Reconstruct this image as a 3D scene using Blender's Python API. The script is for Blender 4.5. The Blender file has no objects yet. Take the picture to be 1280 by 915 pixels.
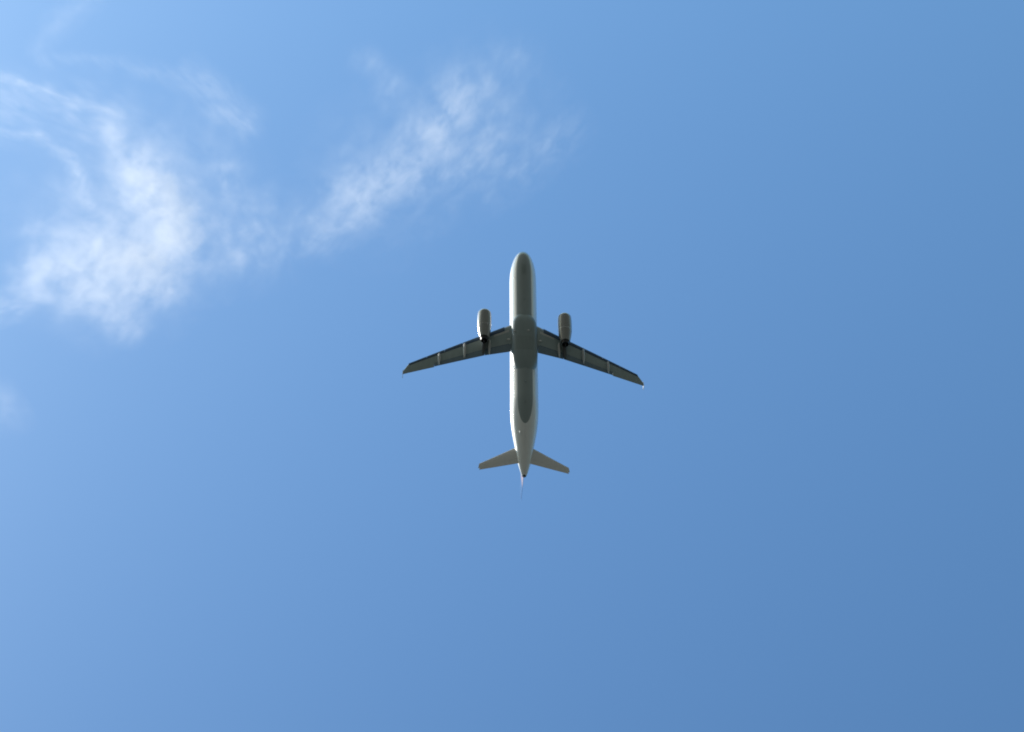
import bpy, bmesh, math, random
from mathutils import Vector, Matrix

random.seed(7)
S = bpy.context.scene
COL = S.collection

# ------------------------------------------------------------------ camera
cam_d = bpy.data.cameras.new('camera')
cam = bpy.data.objects.new('camera', cam_d)
COL.objects.link(cam)
r = Vector((-0.99755579, 0.00905866, -0.0692848))
u = Vector((0.04915641, 0.79568129, -0.60371759))
d = Vector((-0.04965974, 0.60564777, 0.79418177))
M = Matrix((r, u, -d)).transposed().to_4x4()
M.translation = Vector((0, 0, 1.7))           # a person standing on the field, looking up
cam.matrix_world = M
cam_d.sensor_width = 36
cam_d.lens = 67.18
cam_d.clip_start = 0.1
cam_d.clip_end = 200000
S.camera = cam

# ------------------------------------------------------------------ sky and sun
SUN_ELEV, SUN_ROT = math.radians(32), math.radians(48)
w = bpy.data.worlds.new('World')
S.world = w
w.use_nodes = True
wn, wl = w.node_tree.nodes, w.node_tree.links
wn.clear()
sky = wn.new('ShaderNodeTexSky')
sky.sky_type = 'NISHITA'
sky.sun_disc = False
sky.sun_elevation = SUN_ELEV
sky.sun_rotation = SUN_ROT
sky.altitude = 0
sky.air_density = 1.8
sky.dust_density = 1.4
sky.ozone_density = 10.0
bg = wn.new('ShaderNodeBackground')
bg.inputs['Strength'].default_value = 0.10
wo = wn.new('ShaderNodeOutputWorld')
balance = wn.new('ShaderNodeVectorMath')         # white balance of the daylight
balance.operation = 'MULTIPLY'
balance.inputs[1].default_value = (0.945, 1.030, 1.005)
wl.new(sky.outputs[0], balance.inputs[0])
wl.new(balance.outputs[0], bg.inputs[0])
wl.new(bg.outputs[0], wo.inputs[0])

sd = bpy.data.lights.new('sun', 'SUN')
sd.energy = 3.4
sd.angle = math.radians(0.53)
sd.color = (1.0, 0.95, 0.87)
sun = bpy.data.objects.new('sun', sd)
COL.objects.link(sun)
sv = Vector((math.sin(SUN_ROT) * math.cos(SUN_ELEV), math.cos(SUN_ROT) * math.cos(SUN_ELEV), math.sin(SUN_ELEV)))
sun.rotation_euler = sv.to_track_quat('Z', 'Y').to_euler()
sun.location = sv * 400

S.view_settings.view_transform = 'Standard'
S.view_settings.look = 'None'
S.view_settings.exposure = 0.615
S.view_settings.gamma = 1.0
S.view_settings.use_curve_mapping = False
S.cycles.volume_step_rate = 0.2
S.cycles.volume_max_steps = 256
S.cycles.volume_bounces = 1
S.cycles.max_bounces = 8
S.cycles.filter_width = 1.9


# ------------------------------------------------------------------ helpers
def tag(o, label=None, cat=None, group=None, kind=None):
    for k, v in (('label', label), ('category', cat), ('group', group), ('kind', kind)):
        if v:
            o[k] = v
    return o


def obj(name, bm, mat, parent=None, smooth=True, sharp=40):
    bmesh.ops.recalc_face_normals(bm, faces=bm.faces)
    if smooth:
        for f in bm.faces:
            f.smooth = True
        lim = math.radians(sharp)
        for e in bm.edges:
            if len(e.link_faces) == 2 and e.calc_face_angle(0) > lim:
                e.smooth = False
    me = bpy.data.meshes.new(name)
    bm.to_mesh(me)
    bm.free()
    for m in (mat if isinstance(mat, (list, tuple)) else [mat]):
        me.materials.append(m)
    o = bpy.data.objects.new(name, me)
    COL.objects.link(o)
    if parent:
        o.parent = parent
    return o


def lerp_table(t, s):
    """smooth (monotone cubic) interpolation of rows (s, a, b, ...)"""
    if s <= t[0][0]:
        return t[0][1:]
    if s >= t[-1][0]:
        return t[-1][1:]
    n = len(t)
    for i in range(n - 1):
        if t[i][0] <= s <= t[i + 1][0]:
            break
    out = []
    for c in range(1, len(t[0])):
        def sl(j):
            return (t[j + 1][c] - t[j][c]) / (t[j + 1][0] - t[j][0])

        def tan(j):
            if j == 0:
                return sl(0)
            if j == n - 1:
                return sl(n - 2)
            a, b = sl(j - 1), sl(j)
            return 0.0 if a * b <= 0 else 2 * a * b / (a + b)
        h = t[i + 1][0] - t[i][0]
        x = (s - t[i][0]) / h
        out.append((2 * x**3 - 3 * x**2 + 1) * t[i][c] + (x**3 - 2 * x**2 + x) * h * tan(i)
                   + (-2 * x**3 + 3 * x**2) * t[i + 1][c] + (x**3 - x**2) * h * tan(i + 1))
    return out


def skin(bm, rings, cap=(True, True), closed=True):
    """rings: lists of points; joins consecutive rings by quads"""
    vs = [[bm.verts.new(p) for p in ring] for ring in rings]
    n = len(vs[0])
    for a, b in zip(vs, vs[1:]):
        for k in range(n if closed else n - 1):
            bm.faces.new((a[k], a[(k + 1) % n], b[(k + 1) % n], b[k]))
    if cap[0]:
        bm.faces.new(vs[0][::-1])
    if cap[1]:
        bm.faces.new(vs[-1])
    return vs


# ------------------------------------------------------------------ materials
def principled(name):
    m = bpy.data.materials.new(name)
    m.use_nodes = True
    nt = m.node_tree
    return m, nt, nt.nodes['Principled BSDF']


def mth(nt, op, a, b=None, c=None, clamp=False):
    n = nt.nodes.new('ShaderNodeMath')
    n.operation = op
    n.use_clamp = clamp
    for i, v in enumerate((a, b, c)):
        if v is None:
            continue
        if isinstance(v, (int, float)):
            n.inputs[i].default_value = v
        else:
            nt.links.new(v, n.inputs[i])
    return n.outputs[0]


def vmth(nt, op, a, b=None, scale=None):
    n = nt.nodes.new('ShaderNodeVectorMath')
    n.operation = op
    for i, v in enumerate((a, b)):
        if v is None:
            continue
        if isinstance(v, (tuple, Vector)):
            n.inputs[i].default_value = v
        else:
            nt.links.new(v, n.inputs[i])
    if scale is not None:
        if isinstance(scale, (int, float)):
            n.inputs['Scale'].default_value = scale
        else:
            nt.links.new(scale, n.inputs['Scale'])
    return n


def grime(nt, vec, col, amount=0.12, stretch=(1.6, 0.25, 1.6)):
    """multiplies a paint colour by faint streaky soiling along the airflow"""
    mp = nt.nodes.new('ShaderNodeMapping')
    mp.inputs['Scale'].default_value = stretch
    nt.links.new(vec, mp.inputs[0])
    nz = nt.nodes.new('ShaderNodeTexNoise')
    nz.inputs['Scale'].default_value = 1.3
    nz.inputs['Detail'].default_value = 5
    nz.inputs['Roughness'].default_value = 0.65
    nt.links.new(mp.outputs[0], nz.inputs['Vector'])
    k = mth(nt, 'MULTIPLY_ADD', nz.outputs[0], 2 * amount, 1 - amount)
    return vmth(nt, 'SCALE', col, scale=k).outputs[0]


def paint(name, rgb, rough=0.35, metal=0.0, dirt=0.12, coat=0.0):
    m, nt, p = principled(name)
    tc = nt.nodes.new('ShaderNodeTexCoord')
    c = nt.nodes.new('ShaderNodeRGB')
    c.outputs[0].default_value = (*rgb, 1)
    nt.links.new(grime(nt, tc.outputs['Object'], c.outputs[0], dirt), p.inputs['Base Color'])
    p.inputs['Roughness'].default_value = rough
    p.inputs['Metallic'].default_value = metal
    p.inputs['Coat Weight'].default_value = coat
    p.inputs['Coat Roughness'].default_value = 0.12
    return m


GREY = (0.235, 0.285, 0.285)


def fuselage_paint():
    """white livery with a grey keel: narrow at the nose, rounded off ahead of the tail"""
    m, nt, p = principled('fuselage paint')
    tc = nt.nodes.new('ShaderNodeTexCoord')
    sx = nt.nodes.new('ShaderNodeSeparateXYZ')
    nt.links.new(tc.outputs['Object'], sx.inputs[0])
    x, y, z = sx.outputs
    s = mth(nt, 'MULTIPLY', y, -1.0)
    a = mth(nt, 'MAXIMUM', mth(nt, 'DIVIDE', mth(nt, 'SUBTRACT', s, 32.4), 4.5), 0.0)
    b = mth(nt, 'MAXIMUM', mth(nt, 'DIVIDE', mth(nt, 'SUBTRACT', 6.0, s), 6.0), 0.0)
    ea = mth(nt, 'SQRT', mth(nt, 'MAXIMUM', mth(nt, 'SUBTRACT', 1.0, mth(nt, 'POWER', a, 2.0)), 0.0))
    eb = mth(nt, 'SQRT', mth(nt, 'MAXIMUM', mth(nt, 'SUBTRACT', 1.0, mth(nt, 'POWER', b, 2.0)), 0.0))
    lim = mth(nt, 'MULTIPLY', mth(nt, 'MULTIPLY', ea, eb), 1.06)
    edge = mth(nt, 'SUBTRACT', lim, mth(nt, 'ABSOLUTE', x))
    mask = mth(nt, 'MULTIPLY', mth(nt, 'MULTIPLY_ADD', edge, 30.0, 0.5, clamp=True), mth(nt, 'LESS_THAN', z, -0.2))
    mix = nt.nodes.new('ShaderNodeMix')
    mix.data_type = 'RGBA'
    nt.links.new(mask, mix.inputs[0])
    mix.inputs[6].default_value = (0.78, 0.78, 0.76, 1)
    mix.inputs[7].default_value = (*GREY, 1)
    nt.links.new(grime(nt, tc.outputs['Object'], mix.outputs[2], 0.10), p.inputs['Base Color'])
    p.inputs['Roughness'].default_value = 0.30
    p.inputs['Coat Weight'].default_value = 1.0
    p.inputs['Coat Roughness'].default_value = 0.1
    return m


def fin_paint():
    """white root running into a blue fin"""
    m, nt, p = principled('fin paint')
    tc = nt.nodes.new('ShaderNodeTexCoord')
    sx = nt.nodes.new('ShaderNodeSeparateXYZ')
    nt.links.new(tc.outputs['Object'], sx.inputs[0])
    mr = nt.nodes.new('ShaderNodeMapRange')
    mr.interpolation_type = 'SMOOTHSTEP'
    mr.inputs[1].default_value = 4.2
    mr.inputs[2].default_value = 5.0
    nt.links.new(sx.outputs[2], mr.inputs[0])
    mix = nt.nodes.new('ShaderNodeMix')
    mix.data_type = 'RGBA'
    nt.links.new(mr.outputs[0], mix.inputs[0])
    mix.inputs[6].default_value = (0.43, 0.385, 0.47, 1)
    mix.inputs[7].default_value = (0.105, 0.215, 0.42, 1)
    nt.links.new(mix.outputs[2], p.inputs['Base Color'])
    p.inputs['Roughness'].default_value = 0.9
    p.inputs['Specular IOR Level'].default_value = 0.02
    return m


M_FUS = fuselage_paint()
M_FIN = fin_paint()
M_GREY = paint('grey keel paint', GREY, 0.40)
M_DOOR = paint('grey door paint', (0.215, 0.26, 0.255), 0.45)
M_WING = paint('wing underside grey', (0.29, 0.355, 0.35), 0.38, dirt=0.2)
M_FLAP = paint('flap grey', (0.15, 0.21, 0.25), 0.35, dirt=0.2)
M_SHADE = paint('dark shade navy', (0.018, 0.055, 0.12), 0.5, dirt=0.1)  # shade and dark ground reflection painted as navy on slats and flap gap
M_PALE = paint('pale grey paint', (0.50, 0.50, 0.48), 0.35)
M_TAIL = paint('tailplane white', (0.74, 0.73, 0.70), 0.35, dirt=0.08)
M_NAC = paint('nacelle paint', (0.27, 0.27, 0.255), 0.22, dirt=0.15, coat=0.6)
M_LIP = paint('bare lip metal', (0.60, 0.60, 0.60), 0.25, metal=1.0, dirt=0.05)
M_NOZ = paint('burnt nozzle metal', (0.045, 0.043, 0.045), 0.40, metal=0.6)
M_PYL = paint('pylon shaded grey', (0.075, 0.08, 0.08), 0.45)  # the shadow on the pylon is painted into this dark grey
M_DARK = paint('dark opening', (0.012, 0.012, 0.013), 0.7)
M_WHITE = paint('white paint', (0.78, 0.78, 0.76), 0.30, dirt=0.04)
M_LENS = paint('lens glass', (0.70, 0.70, 0.66), 0.10, dirt=0.02, coat=1.0)


# ------------------------------------------------------------------ ground
def ground():
    bm = bmesh.new()
    N, R = 96, 60000.0
    rad = [0, 30, 120, 500, 2000, 8000, 25000, R]
    c = bm.verts.new((0, 0, 0))
    prev = None
    for q in rad[1:]:
        ring = [bm.verts.new((q * math.cos(2 * math.pi * k / N), q * math.sin(2 * math.pi * k / N), 0)) for k in range(N)]
        for k in range(N):
            if prev is None:
                bm.faces.new((c, ring[k], ring[(k + 1) % N]))
            else:
                bm.faces.new((prev[k], ring[k], ring[(k + 1) % N], prev[(k + 1) % N]))
        prev = ring
    m, nt, p = principled('airfield grass')
    tc = nt.nodes.new('ShaderNodeTexCoord')
    n1 = nt.nodes.new('ShaderNodeTexNoise')
    n1.inputs['Scale'].default_value = 0.01
    n1.inputs['Detail'].default_value = 8
    nt.links.new(tc.outputs['Object'], n1.inputs['Vector'])
    n2 = nt.nodes.new('ShaderNodeTexNoise')
    n2.inputs['Scale'].default_value = 3.0
    n2.inputs['Detail'].default_value = 6
    nt.links.new(tc.outputs['Object'], n2.inputs['Vector'])
    rp = nt.nodes.new('ShaderNodeValToRGB')
    rp.color_ramp.elements[0].position = 0.3
    rp.color_ramp.elements[0].color = (0.056, 0.060, 0.043, 1)
    rp.color_ramp.elements[1].position = 0.7
    rp.color_ramp.elements[1].color = (0.112, 0.105, 0.082, 1)
    nt.links.new(n1.outputs[0], rp.inputs[0])
    k = mth(nt, 'MULTIPLY_ADD', n2.outputs[0], 0.5, 0.75)
    nt.links.new(vmth(nt, 'SCALE', rp.outputs[0], scale=k).outputs[0], p.inputs['Base Color'])
    p.inputs['Roughness'].default_value = 0.9
    o = obj('ground', bm, m, smooth=False)
    tag(o, 'flat dry grass airfield stretching to the horizon', 'ground', kind='structure')


ground()

# ------------------------------------------------------------------ airliner
# own frame: +Y is the nose direction (nose tip at y = 0), +X the starboard wing, +Z up; station s = -y
jet = bpy.data.objects.new('airliner', None)
COL.objects.link(jet)
jet.empty_display_size = 5
jet.location = (-15.0252455, 186.9729363, 219.57710405)
jet.rotation_euler = (math.radians(10), 0, 0)      # climbing, nose up ten degrees
tag(jet, 'white twin-engine jet airliner with a grey belly flying overhead, seen from below', 'airplane')

FUS = [  # station, half width, top z, bottom z
    (0.0, 0.03, -0.62, -0.68), (0.12, 0.30, -0.36, -0.96), (0.35, 0.58, -0.10, -1.20), (0.8, 0.93, 0.22, -1.46),
    (1.4, 1.24, 0.60, -1.68), (2.2, 1.52, 1.15, -1.85), (3.2, 1.75, 1.65, -1.97), (4.4, 1.90, 1.93, -2.04),
    (6.0, 1.97, 2.06, -2.07), (7.5, 1.975, 2.07, -2.07), (32.0, 1.975, 2.07, -2.07), (34.0, 1.95, 2.07, -1.82),
    (36.0, 1.83, 2.06, -1.34), (38.0, 1.58, 2.02, -0.82), (39.6, 1.31, 1.97, -0.38), (41.0, 1.10, 1.90, 0.02),
    (42.5, 0.84, 1.78, 0.50), (43.5, 0.60, 1.68, 0.82), (44.2, 0.42, 1.58, 1.04), (44.5, 0.32, 1.53, 1.12)]


def fus_z(s, x):
    hw, zt, zb = lerp_table(FUS, s)
    c, h = (zt + zb) / 2, (zt - zb) / 2
    return c - h * math.sqrt(max(0, 1 - (x / hw) ** 2))


def fuselage():
    bm = bmesh.new()
    st = [0, .03, .07, .12, .2, .3, .45, .6, .8, 1.05, 1.3, 1.6, 1.95, 2.3, 2.8, 3.3, 3.9, 4.5, 5.2, 6, 7]
    st += [8 + 2 * i for i in range(12)] + [31.5 + .5 * i for i in range(26)] + [44.5]
    rings = []
    for s in st:
        hw, zt, zb = lerp_table(FUS, s)
        c, h = (zt + zb) / 2, (zt - zb) / 2
        rings.append([(hw * math.sin(2 * math.pi * k / 72), -s, c + h * math.cos(2 * math.pi * k / 72)) for k in range(72)])
    # the tail end is open: a short way in to the exhaust
    hw, zt, zb = lerp_table(FUS, 44.5)
    c = (zt + zb) / 2
    for q, s in ((0.78, 44.51), (0.74, 44.0)):
        rings.append([(hw * q * math.sin(2 * math.pi * k / 72), -s, c + hw * q * .65 * math.cos(2 * math.pi * k / 72)) for k in range(72)])
    skin(bm, rings, cap=(True, False))
    f = obj('fuselage', bm, M_FUS, jet, sharp=50)
    # exhaust of the auxiliary power unit
    bm = bmesh.new()
    R = []
    for rr, s in ((.22, 43.6), (.22, 44.40), (.235, 44.58), (.195, 44.60), (.185, 44.1), (.01, 44.0)):
        R.append([(rr * math.sin(2 * math.pi * k / 32), -s, c + rr * .95 * math.cos(2 * math.pi * k / 32)) for k in range(32)])
    skin(bm, R)
    obj('exhaust_outlet', bm, M_DARK, f)
    # nose gear doors, lying in the keel
    for sg in (-1, 1):
        bm = bmesh.new()
        patch(bm, lambda s, x: fus_z(s, x), 4.3, 6.6, sg * .02, sg * .34, 0.012)
        obj('nose_gear_door', bm, M_DOOR, f)
    # cargo door on the starboard keel side
    # small pale probe and blade antennas catching the sun
    for s, x, hgt, ln, mm, nm in ((6.72, 1.42, .12, .34, M_WHITE, 'probe'), (38.0, .72, .30, .42, M_WHITE, 'drain_mast'),
                                  (12.0, 0.0, .24, .40, M_GREY, 'antenna'), (29.5, .0, .26, .42, M_GREY, 'antenna'),
                                  (33.4, .15, .22, .30, M_GREY, 'antenna')):
        bm = bmesh.new()
        blade(bm, s, x, fus_z(s, x) + .05, hgt, ln)
        obj(nm, bm, mm, f)
    return f


def patch(bm, zf, s0, s1, x0, x1, proud):
    """a thin plate that follows a surface from below"""
    n, m = 12, 6
    lo = [[bm.verts.new((x0 + (x1 - x0) * j / m, -(s0 + (s1 - s0) * i / n), zf(s0 + (s1 - s0) * i / n, x0 + (x1 - x0) * j / m) - proud)) for j in range(m + 1)] for i in range(n + 1)]
    up = [[bm.verts.new((v.co.x, v.co.y, v.co.z + proud + .02)) for v in row] for row in lo]
    for i in range(n):
        for j in range(m):
            bm.faces.new((lo[i][j], lo[i][j + 1], lo[i + 1][j + 1], lo[i + 1][j]))
            bm.faces.new((up[i][j], up[i + 1][j], up[i + 1][j + 1], up[i][j + 1]))
    for i in range(n):
        bm.faces.new((lo[i][0], lo[i + 1][0], up[i + 1][0], up[i][0]))
        bm.faces.new((lo[i][m], up[i][m], up[i + 1][m], lo[i + 1][m]))
    for j in range(m):
        bm.faces.new((lo[0][j], up[0][j], up[0][j + 1], lo[0][j + 1]))
        bm.faces.new((lo[n][j], lo[n][j + 1], up[n][j + 1], up[n][j]))


def blade(bm, s, x, z, hgt, ln):
    """swept little fin hanging down"""
    rings = []
    for t in (0, .4, .8, 1):
        c = ln * (1 - .45 * t)
        th = c * .16
        y0 = -(s + .25 * ln * t)
        rings.append([(x, y0, z - hgt * t), (x + th, y0 - c * .4, z - hgt * t), (x, y0 - c, z - hgt * t), (x - th, y0 - c * .4, z - hgt * t)])
    skin(bm, rings)


def bump(bm, c, rx, ry, rz):
    bmesh.ops.create_uvsphere(bm, u_segments=16, v_segments=10, radius=1, matrix=Matrix.Translation(c) @ Matrix.Diagonal((rx, ry, rz, 1)))


fuselage_obj = fuselage()

# --- belly fairing
FAIR = [(15.3, 0.95, -1.93), (15.8, 1.38, -2.09), (16.4, 1.64, -2.24), (17.2, 1.80, -2.37), (18.4, 1.87, -2.45), (20, 1.885, -2.47),
        (23.2, 1.885, -2.47), (24.6, 1.83, -2.44), (25.7, 1.66, -2.33), (26.5, 1.40, -2.17), (27.0, 1.05, -2.02), (27.3, 0.7, -1.95)]


def fair_z(s, x):
    hw, zb = lerp_table(FAIR, s)
    return -0.9 + (zb + 0.9) * max(0, 1 - (abs(x) / hw) ** 3.2) ** (1 / 3.2)


def fairing():
    bm = bmesh.new()
    rings = []
    n = 64
    for i in range(61):
        s = 15.3 + 12.0 * i / 60
        hw, zb = lerp_table(FAIR, s)
        ring = []
        for k in range(n):
            a = 2 * math.pi * k / n
            cx, cz = math.sin(a), math.cos(a)
            q = (abs(cx) ** 3.2 + abs(cz) ** 3.2) ** (-1 / 3.2)
            ring.append((hw * cx * q, -s, -0.9 + (zb + 0.9 if cz < 0 else -0.9 - zb) * (abs(cz) * q)))
        rings.append(ring)
    skin(bm, rings)
    o = obj('belly_fairing', bm, M_GREY, jet, sharp=60)
    for sg in (-1, 1):
        bm = bmesh.new()
        patch(bm, fair_z, 20.6, 23.4, sg * .03, sg * 1.25, 0.012)
        obj('main_gear_door', bm, M_DOOR, o)
    for x, s in ((1.42, 19.55), (-.52, 19.5)):
        bm = bmesh.new()
        bump(bm, Vector((x, -s, fair_z(s, x) - .02)), .20, .17, .14)
        obj('air_inlet', bm, M_PALE, o)
    return o


fairing()


# --- wings
def wing_at(x):
    """leading edge station, chord, mid z, thickness ratio at span x"""
    if x < 16.2:
        le = 17.35 + (x - 2.3) * (24.3 - 17.35) / 13.9
    else:
        le = 24.3 + (x - 16.2) * 1.9
    if x < 5.6:
        te = 22.95 + (x - 2.1) * .5 / 3.5
    else:
        te = 23.45 + (x - 5.6) * 2.72 / 10.7
    z = -1.18 + (x - 2.0) * .128 + max(0, x - 8) ** 2 * .0012
    return le, te - le, z, .145 - .04 * min(1, max(0, (x - 2) / 12))


def foil(t, c):
    """half thickness of a wing section at chord fraction c"""
    return 5 * t * (.2969 * math.sqrt(max(c, 0)) - .126 * c - .3516 * c * c + .2843 * c**3 - .1015 * c**4)


def section(x, sg, c0, c1, n, dz=0.0, dy=0.0, droop=0.0, scale=1.0):
    le, ch, z, t = wing_at(x)
    pts = []
    up = [c0 + (c1 - c0) * (1 - math.cos(math.pi * i / n)) / 2 for i in range(n + 1)]
    for c in up:
        pts.append((c, foil(t, c) * 1.05 * scale))
    for c in up[::-1][1:] if c1 >= .999 else up[::-1]:
        if c0 <= 0 and c == up[0]:
            continue
        pts.append((c, -foil(t, c) * .95 * scale))
    out = []
    for c, h in pts:
        yy, zz = c * ch, h * ch
        if droop:
            px = c0 * ch
            a = droop
            yy, zz = px + (yy - px) * math.cos(a) + zz * math.sin(a), zz * math.cos(a) - (yy - px) * math.sin(a)
        out.append((sg * x, -(le + yy) + dy, z + zz + dz))
    return out


def span_loft(name, mat, parent, sg, xs, c0, c1, **kw):
    bm = bmesh.new()
    skin(bm, [section(x, sg, c0, c1, 12, **kw) for x in xs])
    return obj(name, bm, mat, parent, sharp=45)


def canoe(bm, x, s0, s1, z, w_, h, sg):
    n = 20
    rings = []
    for i in range(n + 1):
        t = i / n
        e = max(.02, (math.sin(math.pi * min(1, t ** .75))) ** .6) if 0 < t < 1 else .02
        rings.append([(sg * x + w_ * e * math.cos(2 * math.pi * k / 20), -(s0 + (s1 - s0) * t),
                       z - .07 * t * (s1 - s0) * .3 + h * e * math.sin(2 * math.pi * k / 20)) for k in range(20)])
    skin(bm, rings)


def wing(sg):
    xs = [1.2, 2.1, 3.2, 4.4, 5.6, 7, 9, 11, 13, 15, 16.2]
    # main box: fixed structure from behind the slats to the rear spar
    bm = bmesh.new()
    skin(bm, [section(x, sg, 0.085, .76, 12) for x in xs])
    w_ = obj('wing', bm, M_WING, jet, sharp=45)
    # tip closing off aft of the last slat
    bm = bmesh.new()
    skin(bm, [section(x, sg, 0.0, 1.0, 12) for x in (16.2, 16.4, 16.6, 16.8, 16.92)])
    obj('wing_tip', bm, M_WING, w_, sharp=45)
    # fixed inboard leading edge
    span_loft('leading_edge', M_PALE, w_, sg, [1.2, 2.1, 2.75], 0.0, .085)
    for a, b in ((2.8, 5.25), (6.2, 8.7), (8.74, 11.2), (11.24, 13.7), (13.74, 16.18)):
        span_loft('slat', M_SHADE, w_, sg, [a, (a + b) / 2, b], 0.0, .215, dz=-.06, dy=.06)
    for a, b in ((1.9, 5.58), (5.62, 12.58)):
        m_ = (a + b) / 2
        span_loft('flap', M_FLAP, w_, sg, [a, m_, b], .735, 1.0, dz=-.05, droop=math.radians(5))
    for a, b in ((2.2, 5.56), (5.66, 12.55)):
        span_loft('flap_gap_shade', M_SHADE, w_, sg, [a, (a + b) / 2, b], .715, .742, scale=1.10)  # added dark strip, painting in the shade line ahead of each flap
    span_loft('aileron', M_WING, w_, sg, [12.60, 14.4, 16.19], .765, 1.0, dz=-.005)
    span_loft('pale_strip', M_PALE, w_, sg, [2.2, 3.3, 4.3], .215, .30, scale=1.04)  # pale strip behind the inboard slat
    for x, s0, s1, ww in ((4.95, 20.3, 23.75, .20), (8.43, 20.9, 24.15, .22), (11.95, 22.7, 25.30, .20)):
        le, ch, z, t = wing_at(x)
        bm = bmesh.new()
        canoe(bm, x, s0, s1, z - .33 * (1.15 if x < 9 else 1), ww, .30, sg)
        obj('flap_track_fairing', bm, M_PALE, w_)
    # arrow shaped fence on the tip
    bm = bmesh.new()
    prof = [(25.4, .05), (26.0, .20), (26.45, .42), (26.72, .42), (26.6, .0), (26.75, -.30), (26.5, -.30), (26.0, -.16)]
    le, ch, z, t = wing_at(16.92)
    a = [(sg * 16.91, -s, z + h) for s, h in prof]
    b = [(sg * 16.98, -s, z + h) for s, h in prof]
    skin(bm, [a, b])
    obj('wingtip_fence', bm, M_WHITE, w_, smooth=False)
    # pale landing light in the wing root
    le, ch, z, t = wing_at(2.3)
    bm = bmesh.new()
    bump(bm, Vector((sg * 2.25, -20.55, z - .40)), .26, .16, .13)
    obj('landing_light', bm, M_LENS, w_)


# --- engines
def engine(sg):
    X, Z = 5.75, -2.2
    prof = [(16.62, .80), (16.35, .82), (16.15, .845), (16.03, .89), (16.0, .93), (16.05, .965), (16.25, 1.0), (16.7, 1.035), (17.6, 1.055),
            (18.6, 1.04), (19.4, .99), (20.2, .89), (20.8, .785), (21.25, .70), (21.27, .66), (20.6, .70)]
    n = 56

    def lathe(bm, pr, cap=(False, False)):
        skin(bm, [[(sg * X + .96 * rr * math.sin(2 * math.pi * k / n), -s, Z + rr * math.cos(2 * math.pi * k / n)) for k in range(n)] for s, rr in pr], cap=cap)
    bm = bmesh.new()
    lathe(bm, prof)
    e = obj('engine', bm, M_NAC, jet, sharp=50)
    bm = bmesh.new()
    lathe(bm, [(s, rr + .004) for s, rr in prof[2:7]])
    obj('intake_lip', bm, M_LIP, e)
    # fan, deep in the intake, with its spinner
    bm = bmesh.new()
    lathe(bm, [(16.30, .01), (16.42, .12), (16.62, .26), (16.64, .82), (16.75, .82), (16.75, .05)], (True, True))
    obj('fan', bm, M_NOZ, e)
    # thrust reverser ring joint
    bm = bmesh.new()
    lathe(bm, [(19.02, 1.0), (19.03, 1.026), (19.09, 1.022), (19.10, 0.99)])
    obj('cowl_ring', bm, M_LIP, e)
    bm = bmesh.new()
    lathe(bm, [(20.4, .60), (21.2, .61), (21.45, .57), (21.75, .51), (21.76, .47), (21.0, .44), (20.95, .26), (21.6, .20), (22.1, .03)], (True, True))
    obj('exhaust_nozzle', bm, M_NOZ, e, sharp=50)
    # pylon from the cowl top into the wing
    bm = bmesh.new()
    rings = []
    for s, hw, z0, z1 in ((16.9, .05, -1.35, -1.12), (17.6, .17, -1.40, -1.02), (19.2, .24, -1.55, -.72), (20.6, .26, -1.75, -.72), (21.6, .26, -1.75, -.8),
                          (22.5, .24, -1.42, -.8), (23.1, .18, -1.12, -.8), (23.4, .06, -.95, -.82)):
        c, h = (z0 + z1) / 2, (z1 - z0) / 2
        ring = []
        for k in range(20):
            a = 2 * math.pi * k / 20
            q = (abs(math.cos(a)) ** 4 + abs(math.sin(a)) ** 4) ** -.25
            ring.append((sg * X + hw * q * math.cos(a), -s, c + h * q * math.sin(a)))
        rings.append(ring)
    skin(bm, rings)
    obj('pylon', bm, M_PYL, e)


for sg in (1, -1):
    wing(sg)
for sg in (1, -1):
    engine(sg)


# --- tail surfaces
def plate(c0, c1, secs, t):
    """secs: (leading edge point, trailing edge point) ; closed symmetric section between chord fractions"""
    rings = []
    for (lx, ls, lz), (tx, ts, tz), nrm in secs:
        L, T, N = Vector((lx, -ls, lz)), Vector((tx, -ts, tz)), Vector(nrm)
        ch = (T - L).length
        cs = [c0 + (c1 - c0) * (1 - math.cos(math.pi * i / 8)) / 2 for i in range(9)]
        ring = [L + (T - L) * c + N * foil(t, c) * ch for c in cs]
        low = cs[::-1]
        if c1 >= .999:
            low = low[1:]
        if c0 <= 0:
            low = low[:-1]
        ring += [L + (T - L) * c - N * foil(t, c) * ch for c in low]
        rings.append(ring)
    return rings


def tailplane(sg):
    secs = [((sg * .4, 39.15, .88), (sg * .4, 42.5, .88), (0, 0, 1)), ((sg * 1.25, 39.66, .95), (sg * 1.2, 42.68, .95), (0, 0, 1)),
            ((sg * 3.5, 40.95, 1.23), (sg * 3.6, 43.13, 1.23), (0, 0, 1)), ((sg * 5.80, 42.27, 1.5), (sg * 6.02, 43.58, 1.5), (0, 0, 1)),
            ((sg * 6.02, 42.38, 1.52), (sg * 6.22, 43.64, 1.52), (0, 0, 1))]
    bm = bmesh.new()
    skin(bm, plate(0, .72, secs, .10))
    h = obj('horizontal_stabilizer', bm, M_TAIL, jet, sharp=45)
    bm = bmesh.new()
    skin(bm, plate(.728, 1, secs[:4], .10))
    obj('elevator', bm, M_TAIL, h, sharp=45)


tailplane(1)
tailplane(-1)

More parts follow.
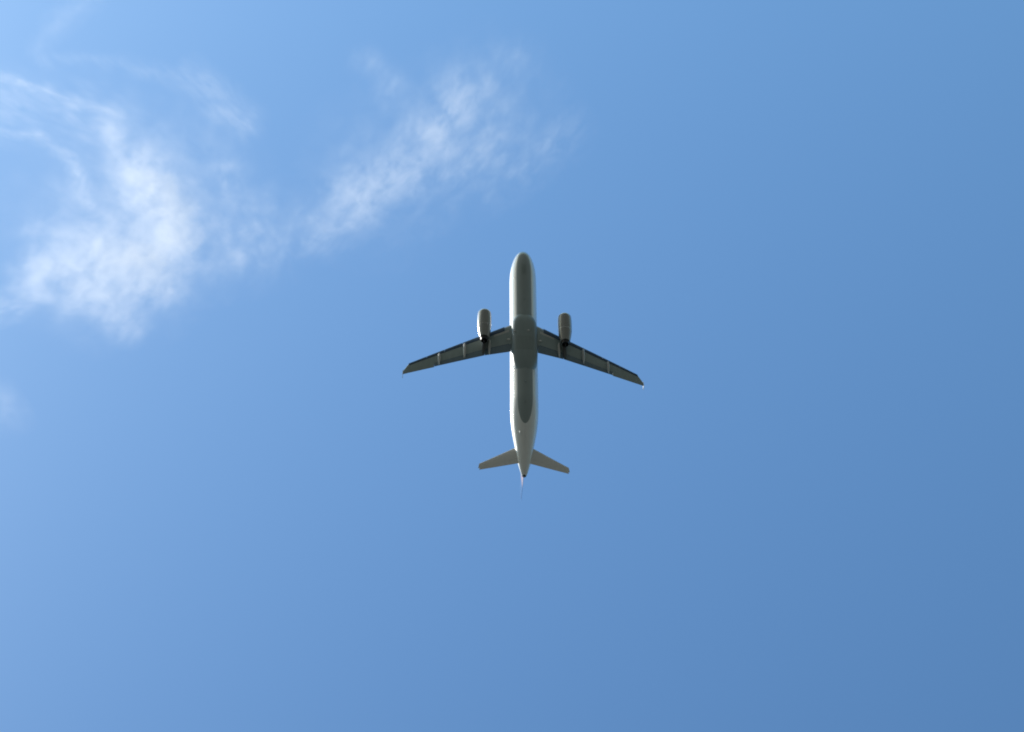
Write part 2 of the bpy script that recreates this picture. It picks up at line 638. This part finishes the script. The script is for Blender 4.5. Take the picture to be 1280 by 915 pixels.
bm = bmesh.new()
fs = [((0, 35.0, 1.9), (0, 42.9, 1.65), (1, 0, 0)), ((0, 36.7, 2.4), (0, 43.0, 2.2), (1, 0, 0)), ((0, 40.5, 6.3), (0, 43.85, 6.3), (1, 0, 0)),
      ((0, 41.1, 6.95), (0, 43.95, 6.9), (1, 0, 0)), ((0, 41.8, 7.1), (0, 43.9, 7.05), (1, 0, 0))]
skin(bm, plate(0, .70, fs, .095))
fin = obj('vertical_stabilizer', bm, M_FIN, jet, sharp=45)
bm = bmesh.new()
skin(bm, plate(.707, 1, fs[1:], .095))
obj('rudder', bm, M_FIN, fin, sharp=45)


# ------------------------------------------------------------------ clouds
def cloud(name, label, caps, density, grain=1.0, seed=0.0, thresh=0.48, wind=50):
    """a drift of ice cloud: overlapping streaks (x, y, z to x, y, z, radius, weight in metres) filled with scattering"""
    o0 = Vector((0, 0, 0))
    for c in caps:
        o0 += (Vector(c[0:3]) + Vector(c[3:6])) / 2
    o0 /= len(caps)
    bm = bmesh.new()
    for c in caps:
        p, q, R = Vector(c[0:3]) - o0, Vector(c[3:6]) - o0, c[6]
        ax = q - p
        res = bmesh.ops.create_icosphere(bm, subdivisions=3, radius=R * 0.97)
        for v in res['verts']:
            v.co += q if v.co.dot(ax) > 0 else p
    me = bpy.data.meshes.new(name)
    bm.to_mesh(me)
    bm.free()
    tmp = bpy.data.objects.new('tmp', me)
    COL.objects.link(tmp)
    md = tmp.modifiers.new('r', 'REMESH')
    md.mode = 'VOXEL'
    md.voxel_size = max(8, min(c[6] for c in caps) * .16)
    dg = bpy.context.evaluated_depsgraph_get()
    hull = bpy.data.meshes.new_from_object(tmp.evaluated_get(dg))
    bpy.data.objects.remove(tmp)
    hull.name = name
    o = bpy.data.objects.new(name, hull)
    COL.objects.link(o)
    o.location = o0
    m = bpy.data.materials.new(name + ' vapour')
    m.use_nodes = True
    nt = m.node_tree
    nt.nodes.clear()
    out = nt.nodes.new('ShaderNodeOutputMaterial')
    vol = nt.nodes.new('ShaderNodeVolumePrincipled')
    vol.inputs['Color'].default_value = (1, 1, 1, 1)
    vol.inputs['Anisotropy'].default_value = 0.35
    nt.links.new(vol.outputs[0], out.inputs['Volume'])
    tc = nt.nodes.new('ShaderNodeTexCoord')
    P0 = tc.outputs['Object']
    # curl the streaks a little before measuring
    wz = nt.nodes.new('ShaderNodeTexNoise')
    wz.inputs['Scale'].default_value = 0.006 * grain
    wz.inputs['Detail'].default_value = 3
    off = vmth(nt, 'ADD', P0, (seed * 311.0, seed * 97.0, seed * 53.0)).outputs[0]
    nt.links.new(off, wz.inputs['Vector'])
    warp = vmth(nt, 'SCALE', vmth(nt, 'SUBTRACT', wz.outputs[1], (.5, .5, .5)).outputs[0], scale=80.0 / grain).outputs[0]
    P = vmth(nt, 'ADD', P0, warp).outputs[0]
    field = None
    for c in caps:
        a, b, R, wt = Vector(c[0:3]) - o0, Vector(c[3:6]) - o0, c[6], c[7]
        ab = b - a
        pa = vmth(nt, 'SUBTRACT', P, a).outputs[0]
        t = vmth(nt, 'DOT_PRODUCT', pa, ab / max(1e-6, ab.length_squared)).outputs['Value']
        t = mth(nt, 'MULTIPLY', t, 1.0, clamp=True)
        dv = vmth(nt, 'SUBTRACT', pa, vmth(nt, 'SCALE', ab, scale=t).outputs[0]).outputs[0]
        dist = vmth(nt, 'LENGTH', dv).outputs['Value']
        k = mth(nt, 'MULTIPLY_ADD', dist, -wt / R, wt)
        field = k if field is None else mth(nt, 'SMOOTH_MAX', field, k, 0.18)
    # fibrous texture: drawn out along the wind and along the tilted fall streaks
    ca, sa = math.cos(math.radians(wind)), math.sin(math.radians(wind))
    e1 = Vector((-0.9976, 0.0091, -0.0693)) * ca + Vector((0.0492, 0.7957, -0.6037)) * sa
    e2 = Vector((0.0492, 0.7957, -0.6037)) * ca - Vector((-0.9976, 0.0091, -0.0693)) * sa
    e3 = Vector((-0.0497, 0.6056, 0.7942))
    cb = nt.nodes.new('ShaderNodeCombineXYZ')
    for i, (e, k) in enumerate(((e1, 0.75), (e2, 1.15), (e3, 0.13))):
        nt.links.new(vmth(nt, 'DOT_PRODUCT', off, e * k).outputs['Value'], cb.inputs[i])
    nz = nt.nodes.new('ShaderNodeTexNoise')
    nz.inputs['Scale'].default_value = 0.017 * grain
    nz.inputs['Detail'].default_value = 7
    nz.inputs['Roughness'].default_value = 0.68
    nz.inputs['Distortion'].default_value = 0.35
    nt.links.new(cb.outputs[0], nz.inputs['Vector'])
    fpos = mth(nt, 'MAXIMUM', field, 0.0)
    v = mth(nt, 'MULTIPLY_ADD', field, 0.30, -thresh)
    v = mth(nt, 'ADD', nz.outputs[0], v)
    v = mth(nt, 'MULTIPLY', v, 4.0, clamp=True)
    # fine fibres riding on it
    fb = nt.nodes.new('ShaderNodeTexNoise')
    fb.inputs['Scale'].default_value = 0.040 * grain
    fb.inputs['Detail'].default_value = 4
    fb.inputs['Roughness'].default_value = 0.65
    fb.inputs['Distortion'].default_value = 0.5
    cf = nt.nodes.new('ShaderNodeCombineXYZ')
    for i, (e, k) in enumerate(((e1, 0.45), (e2, 1.25), (e3, 0.08))):
        nt.links.new(vmth(nt, 'DOT_PRODUCT', off, e * k).outputs['Value'], cf.inputs[i])
    nt.links.new(cf.outputs[0], fb.inputs['Vector'])
    fine = mth(nt, 'MAXIMUM', mth(nt, 'MULTIPLY_ADD', fb.outputs[0], 3.6, -0.95), 0.15)
    v = mth(nt, 'MULTIPLY', v, fine)
    v = mth(nt, 'MULTIPLY_ADD', v, 0.88, 0.13)          # thin mist between the fibres
    v = mth(nt, 'MULTIPLY', mth(nt, 'MULTIPLY', mth(nt, 'POWER', fpos, 1.25), v), density)
    nt.links.new(v, vol.inputs['Density'])
    hull.materials.append(m)
    for pl in hull.polygons:
        pl.use_smooth = True
    tag(o, label, 'cloud', 'thin clouds drifting in the blue sky')
    return o


cloud('cirrus_cloud', 'largest and brightest ragged white cloud patch, at the far left of the sky', [
    (946,4002,4179, 853,3774,4186, 80,0.85),
    (830,3849,4215, 706,3629,4204, 153,1.00),
    (710,3684,4179, 660,3595,4196, 92,0.75),
    (947,3532,4198, 762,3502,4182, 163,1.00),
    (1060,3455,4211, 848,3479,4180, 121,1.00),
    (958,3381,4194, 729,3410,4200, 116,0.90),
    (862,3323,4196, 804,3293,4204, 88,0.75),
    (1049,3879,4211, 957,3714,4222, 56,0.75),
    (599,3875,4189, 569,3782,4207, 61,0.60),
    (522,3571,4209, 485,3632,4189, 87,0.55),
    (654,3547,4175, 590,3563,4223, 114,0.38),
    (1108,3589,4189, 1049,3648,4190, 59,0.60),
    (913,3598,4219, 774,3780,4204, 382,0.33),
    (691,3565,4198, 483,3653,4213, 207,0.36)], 0.0052, seed=1.3, wind=62)
cloud('cirrus_cloud', 'thin slanting white cloud streak up and left of the airliner nose', [
    (-225,4385,4176, -93,4215,4210, 109,0.50),
    (-92,4216,4193, 22,3974,4179, 145,0.85),
    (-14,3987,4208, 216,3820,4221, 157,0.85),
    (141,3824,4185, 296,3685,4206, 135,0.75),
    (-169,4015,4189, -63,3978,4212, 168,0.60),
    (-414,4121,4211, -207,3883,4185, 125,0.42),
    (148,3885,4216, -180,4185,4207, 315,0.33)], 0.0028, seed=4.1, wind=40)
cloud('cirrus_cloud', 'faint arching cloud streaks above the large cloud, along the upper left edge', [
    (1321,3996,4209, 1155,3982,4216, 31,1.00),
    (1149,3964,4196, 1033,3881,4212, 30,0.90),
    (1362,4219,4218, 1154,4155,4180, 34,0.80),
    (1164,4192,4217, 926,4059,4194, 38,0.75),
    (1313,4093,4198, 970,4037,4182, 167,0.32)], 0.0050, seed=7.7, wind=-15, thresh=0.45)
cloud('cirrus_cloud', 'small faint wisp at the left edge just below the large cloud', [
    (1204,3320,4209, 1076,3361,4189, 79,0.65)], 0.0045, seed=2.2, wind=20, thresh=0.42)
cloud('cirrus_cloud', 'tiny pale wisp at the left edge halfway down the sky', [
    (1135,3041,4218, 1060,2932,4188, 72,0.60)], 0.0018, seed=9.2, wind=-50, thresh=0.40)
cloud('cirrus_cloud', 'faint long curved wisp between the large cloud and the slanting streak, near the top', [
    (1177,4288,4203, 933,4292,4194, 49,0.50),
    (935,4303,4205, 730,4235,4184, 54,0.55),
    (730,4234,4184, 560,4098,4212, 92,0.60)], 0.0030, seed=5.5, wind=-40, thresh=0.42)
cloud('cirrus_cloud', 'very faint thin streak rising to the top edge near the top left corner', [
    (1212,4351,4212, 1179,4460,4203, 64,0.50),
    (1184,4478,4221, 1072,4597,4185, 75,0.50)], 0.0028, seed=3.4, wind=55, thresh=0.42)
cloud('cirrus_cloud', 'very faint short wisp just left of the upper end of the slanting streak', [
    (212,4392,4217, 119,4258,4183, 84,0.50),
    (120,4299,4223, 141,4210,4206, 74,0.50)], 0.0022, seed=6.1, wind=60, thresh=0.42)
